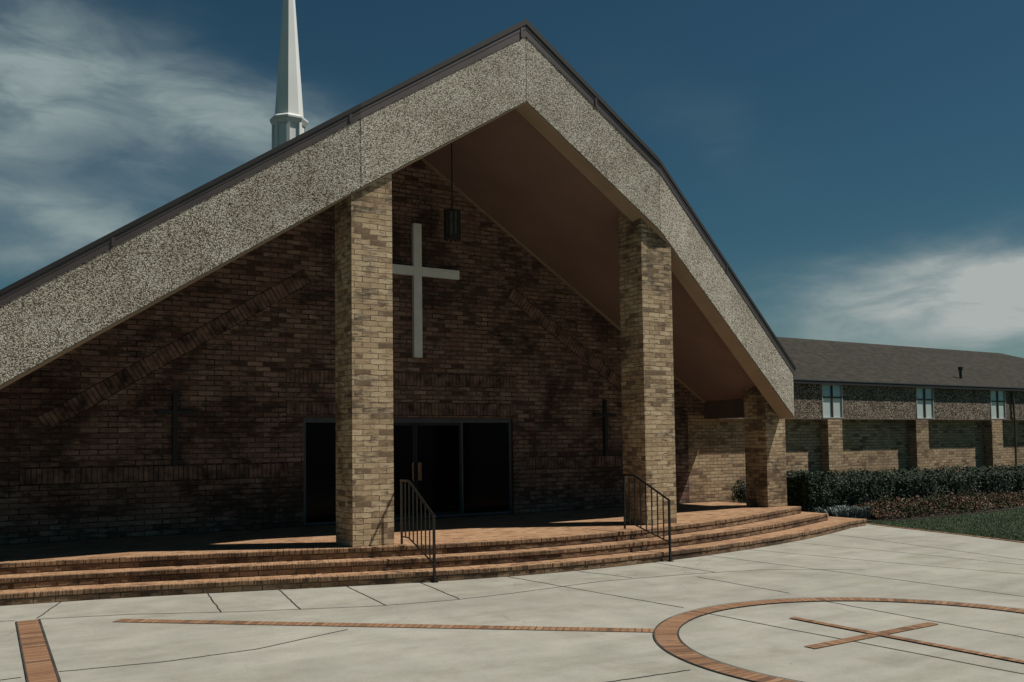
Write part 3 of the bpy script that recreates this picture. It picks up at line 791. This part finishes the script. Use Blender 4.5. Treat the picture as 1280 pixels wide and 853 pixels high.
mb.build('dark_core', M['hedge_core'], hedge)  # solid dark core behind the leaves, no branching modelled
mb = MB()
NL = 46000
for _ in range(NL):
    # denser near the camera end
    x = HX0+(HX1-HX0)*random.random()**1.35
    h, yf = hprof(x); r = random.random()
    dpt = random.random()**1.6*.16
    if r < .60:
        z = G+.03+(h-G-.03)*random.random(); rnd_ = max(0, (z-(h-.2))/.2); y = yf+dpt+rnd_*rnd_*.16; nn = V((0, -1, .35))
    elif r < .93:
        y = yf+.1+(16.85-yf)*random.random(); z = h-dpt-max(0, (yf+.2-y))*.5; nn = V((0, -.2, 1))
    else:
        x = HX0+dpt; y = yf+(16.85-yf)*random.random(); z = G+(h-G)*random.random(); nn = V((-1, 0, .3))
    cl = noise.noise(V((x*3.1, y*3.1, z*3.1)))+.35*noise.noise(V((x*8, y*8, z*8)))
    if cl < -.28 and random.random() < .7: continue
    p = V((x, y, z))+nn.normalized()*(.10*cl+random.uniform(0, .03))
    leaf(mb, p, (nn.normalized()*1.0+rn()*.9).normalized(), random.uniform(.022, .042))
mb.build('foliage', M['leaf'], hedge)

# small shrub seen through the porch opening
sh = thing('small_shrub', 'small dark shrub against the sunlit brick wall beyond the last porch pillar', 'shrub', (17.75, 16.95, G))
mb = MB()
for _ in range(3): mb.tube([(17.75, 16.95, G-.03), (17.75+random.uniform(-.15, .15), 16.95+random.uniform(-.1, .1), .8)], [.018, .008], 5)
mb.build('stems', M['bark'], sh)
mb = MB()
for _ in range(1500):
    d = rn(); r = random.random()**.35
    p = V((17.72+d.x*r*.30, 16.96+d.y*r*.24, .72+d.z*r*.42))
    if noise.noise(p*6) < -.2: continue
    leaf(mb, p, (d+rn()*.6).normalized(), random.uniform(.022, .04))
mb.build('foliage', M['leaf'], sh)

# flower bed
FB = [(20.0, 15.75), (20.15, 14.75), (21.3, 14.42), (23.0, 14.40), (25.0, 14.62), (27.2, 14.95), (31, 15.3), (40, 15.6)]
def fby(x):
    for p, q in zip(FB[1:-1], FB[2:]):
        if p[0] <= x <= q[0]: return p[1]+(q[1]-p[1])*(x-p[0])/(q[0]-p[0])
    return FB[1][1]
sb = MB(); sb.face([(18.55, 14.9, G-.018), (20.1, 14.65, G-.018), (21.3, 14.3, G-.018), (23.0, 14.28, G-.018), (27.2, 14.8, G-.018), (40, 15.4, G-.018), (40, 17.3, G-.018), (18.55, 17.3, G-.018)])
ob = sb.build('planting_soil', M['soil']); tag(ob, kind='structure')
mb = MB()
for _ in range(30000):
    x = 20.1+19*random.random()**1.5; y0_ = fby(x); y = y0_+(15.85-y0_)*random.random()**1.1
    e = min(1, (y-y0_)/.35+.25)
    clump = .5+.5*noise.noise(V((x*1.9, y*1.9, 0)))
    hh = (.14+.42*clump)*e*(1.0+.25*noise.noise(V((x*.5, 0, 2))))*min(1, .55+(x-20)*.35)
    z = G+hh*random.random()**.6
    leaf(mb, (x, y, z), (V((0, -.5, .5))+rn()*1.1).normalized(), random.uniform(.020, .046), .45)
ob = mb.build('flower_bed_plants', M['bed']); tag(ob, 'low reddish brown and green bedding plants in front of the hedge', 'bedding plants', kind='stuff')
bl = thing('strappy_plant', 'low clump of pale blue green strappy leaves at the left end of the flower bed', 'plant', (20.2, 15.6, G))
def strap(mb, p, d, L, w):
    p = V(p); d = V(d); side = d.cross(V((0, 0, 1))).normalized()*w; pts = []
    for i in range(5):
        t = i/4; c_ = p+d*L*t*.75+V((0, 0, 1))*(L*(t-.62*t*t)); ww = side*(1-t*.85); pts.append((c_-ww, c_+ww))
    k = len(mb.v)
    for a, b_ in pts: mb.v += [tuple(a), tuple(b_)]
    for i in range(4): mb.f.append((k+2*i, k+2*i+1, k+2*i+3, k+2*i+2)); mb.uv += [(0, 0)]*4; mb.mi.append(0)
mb = MB()
for _ in range(1100):
    x = random.uniform(18.95, 20.1); y = random.uniform(14.95, 15.75)+.0
    if noise.noise(V((x*2, y*2, 5))) < -.25: continue
    a = random.uniform(0, 2*math.pi); strap(mb, (x, y, G-.02), (math.cos(a)*.35, math.sin(a)*.35, 0), random.uniform(.45, .85), .013)
blo = mb.build('leaves', M['blue'], bl)
# grass
mb = MB()
def in_lawn(x, y):
    # right of plaza edge
    for p, q in zip(edge[:-1], edge[1:]):
        if q[1] <= y <= p[1]:
            if x < q[0]+(p[0]-q[0])*(y-q[1])/(p[1]-q[1])+.10: return False
    if y > 14.25: return x > 18.9 and y < (14.9 if x < 20 else fby(max(x, 20.2))+.02)
    return True
cnt = 0
while cnt < 90000:
    x = 17.6+13*random.random()**1.4; y = random.uniform(8.5, 15.2)
    if not in_lawn(x, y): continue
    cnt += 1
    a = random.uniform(0, 6.28); h = random.uniform(.022, .036); w = .0045
    k = len(mb.v); dx, dy = math.cos(a)*w, math.sin(a)*w; lx_, ly_ = random.gauss(0, .014), random.gauss(0, .014); zb = G-.031
    mb.v += [(x-dx, y-dy, zb), (x+dx, y+dy, zb), (x+lx_, y+ly_, zb+h)]
    mb.f.append((k, k+1, k+2)); mb.uv += [(0, 0)]*3; mb.mi.append(0)
ob = mb.build('lawn_grass', M['grass']); tag(ob, 'short dark green grass of the lawn beside the plaza', 'grass', kind='stuff')

# ------------------------------------------------------------------ light and sky
sun_dir = V((1.75, -1.0, 3.25)).normalized()     # towards the sun
elev = math.asin(sun_dir.z); az = math.atan2(sun_dir.x, sun_dir.y)   # clockwise from +Y
sl = bpy.data.lights.new('sun', 'SUN'); sl.energy = 5.0; sl.angle = math.radians(.53); sl.color = (1.0, .955, .86)
so = bpy.data.objects.new('sun', sl); COL.objects.link(so); so.rotation_euler = sun_dir.to_track_quat('Z', 'Y').to_euler(); so.location = (20, -20, 30)

w = bpy.data.worlds.new('World'); S.world = w; w.use_nodes = True; nt = w.node_tree
bg = nt.nodes['Background']
sky = nt.nodes.new('ShaderNodeTexSky'); sky.sky_type = 'NISHITA'; sky.sun_disc = False
sky.sun_elevation = elev; sky.sun_rotation = az; sky.altitude = 300; sky.air_density = 1.0; sky.dust_density = .3; sky.ozone_density = 1.6
tc = nt.nodes.new('ShaderNodeTexCoord')
D = tc.outputs['Generated']
hs = nt.nodes.new('ShaderNodeHueSaturation'); hs.inputs['Saturation'].default_value = 1.12; hs.inputs['Value'].default_value = .72
nt.links.new(sky.outputs[0], hs.inputs['Color'])
base_c = mixc(nt, 1.0, hs.outputs[0], (.52, .84, .775), 'MULTIPLY')
# clouds: soft elongated wisps, each a direction on the sky (azimuth, elevation, half sizes in degrees, tilt, density)
spz = nt.nodes.new('ShaderNodeSeparateXYZ'); nt.links.new(D, spz.inputs[0])
azn = math_(nt, 'MULTIPLY', math_(nt, 'ARCTAN2', spz.outputs[0], spz.outputs[1]), 57.2958)
eln = math_(nt, 'MULTIPLY', math_(nt, 'ARCSINE', spz.outputs[2]), 57.2958)
cbn = nt.nodes.new('ShaderNodeCombineXYZ'); nt.links.new(azn, cbn.inputs[0]); nt.links.new(eln, cbn.inputs[1])
mpn = nt.nodes.new('ShaderNodeMapping'); mpn.inputs['Scale'].default_value = (.075, .21, 1); mpn.inputs['Rotation'].default_value = (0, 0, math.radians(6)); nt.links.new(cbn.outputs[0], mpn.inputs['Vector'])
wn = N(nt, 'ShaderNodeTexNoise', i_Scale=.9, i_Detail=6.0, i_Roughness=.55); nt.links.new(mpn.outputs[0], wn.inputs['Vector'])
wsep = nt.nodes.new('ShaderNodeSeparateColor'); nt.links.new(wn.outputs['Color'], wsep.inputs[0])
azw = math_(nt, 'ADD', azn, math_(nt, 'MULTIPLY', math_(nt, 'SUBTRACT', wsep.outputs[0], .5), 14.0))
elw = math_(nt, 'ADD', eln, math_(nt, 'MULTIPLY', math_(nt, 'SUBTRACT', wsep.outputs[1], .5), 6.5))
CL = [(8.96, 18.7, 12.02, 2.27, 5, 0.67, 0), (16.42, 18.45, 6.89, 2.04, 8, 0.49, 0), (4.15, 18.06, 3.85, 2.87, 0, 0.59, 0), (7.58, 12.62, 7.62, 1.91, 4, 0.92, 0), (5.66, 22.53, 7.46, 2.27, 10, 0.36, 0), (5.42, 10.3, 5.38, 1.0, 2, 0.43, 0), (17.8, 15.12, 6.95, 1.3, 0, 0.15, 0), (61.27, 7.14, 7.05, 2.16, -12, 1.08, 1), (55.51, 7.8, 5.49, 1.57, -14, 0.49, 1), (62.66, 9.13, 3.64, 1.2, -8, 0.65, 1), (50.31, 7.68, 6.11, 1.56, -5, 0.24, 0), (43.65, 18.86, 4.73, 1.96, 30, 0.06, 0)]
dens = [None, None]
for (a0, e0, ra, rb, tl, stg, kk) in CL:
    ca, sa = math.cos(math.radians(tl)), math.sin(math.radians(tl))
    da = math_(nt, 'SUBTRACT', azw, a0); de = math_(nt, 'SUBTRACT', elw, e0)
    p = math_(nt, 'DIVIDE', math_(nt, 'SUBTRACT', math_(nt, 'MULTIPLY', da, ca), math_(nt, 'MULTIPLY', de, sa)), ra)
    q = math_(nt, 'DIVIDE', math_(nt, 'ADD', math_(nt, 'MULTIPLY', da, sa), math_(nt, 'MULTIPLY', de, ca)), rb)
    r2 = math_(nt, 'ADD', math_(nt, 'MULTIPLY', p, p), math_(nt, 'MULTIPLY', q, q))
    gsn = math_(nt, 'MULTIPLY', math_(nt, 'EXPONENT', math_(nt, 'MULTIPLY', r2, -.9)), stg)
    dens[kk] = gsn if dens[kk] is None else math_(nt, 'ADD', dens[kk], gsn)
cn = noise_(nt, mpn.outputs[0], 2.2, 7, .58, .5)
tex = N(nt, 'ShaderNodeMapRange', interpolation_type='SMOOTHSTEP'); nt.links.new(cn, tex.inputs['Value'])
tex.inputs['From Min'].default_value = .30; tex.inputs['From Max'].default_value = .68; tex.inputs['To Min'].default_value = .45; tex.inputs['To Max'].default_value = 1.12
c0 = math_(nt, 'MULTIPLY', math_(nt, 'MULTIPLY', dens[0], tex.outputs[0]), .88, clamp=True)
c1 = math_(nt, 'MULTIPLY', math_(nt, 'MULTIPLY', dens[1], tex.outputs[0]), 1.15, clamp=True)
fin = mixc(nt, c0, base_c, (5.4, 6.8, 6.9))
fin = mixc(nt, c1, fin, (8.0, 8.8, 8.5))
nt.links.new(fin, bg.inputs['Color']); bg.inputs['Strength'].default_value = .055

# ------------------------------------------------------------------ camera
cd = bpy.data.cameras.new('camera'); cam = bpy.data.objects.new('camera', cd); COL.objects.link(cam); S.camera = cam
F = V((.53861505, .84102853, .05064418)); R = V((.84239404, -.53870415, -.01304297)); U = V((-.01631272, -.04968749, .99863159))
mw = Matrix(((R.x, U.x, -F.x, 0), (R.y, U.y, -F.y, 0), (R.z, U.z, -F.z, 2.0984), (0, 0, 0, 1)))
cam.matrix_world = mw
cd.sensor_width = 36; cd.lens = 1172.577/1280*36; cd.shift_x = 0; cd.shift_y = (495.498-426.5)/1280
cd.clip_start = .1; cd.clip_end = 2000
S.view_settings.view_transform = 'Standard'; S.view_settings.look = 'None'; S.view_settings.exposure = -.15; S.view_settings.gamma = 1
S.view_settings.use_curve_mapping = False
S.render.engine = 'CYCLES'
S.cycles.diffuse_bounces = 1; S.cycles.max_bounces = 6
S.render.resolution_x = 1024; S.render.resolution_y = 682
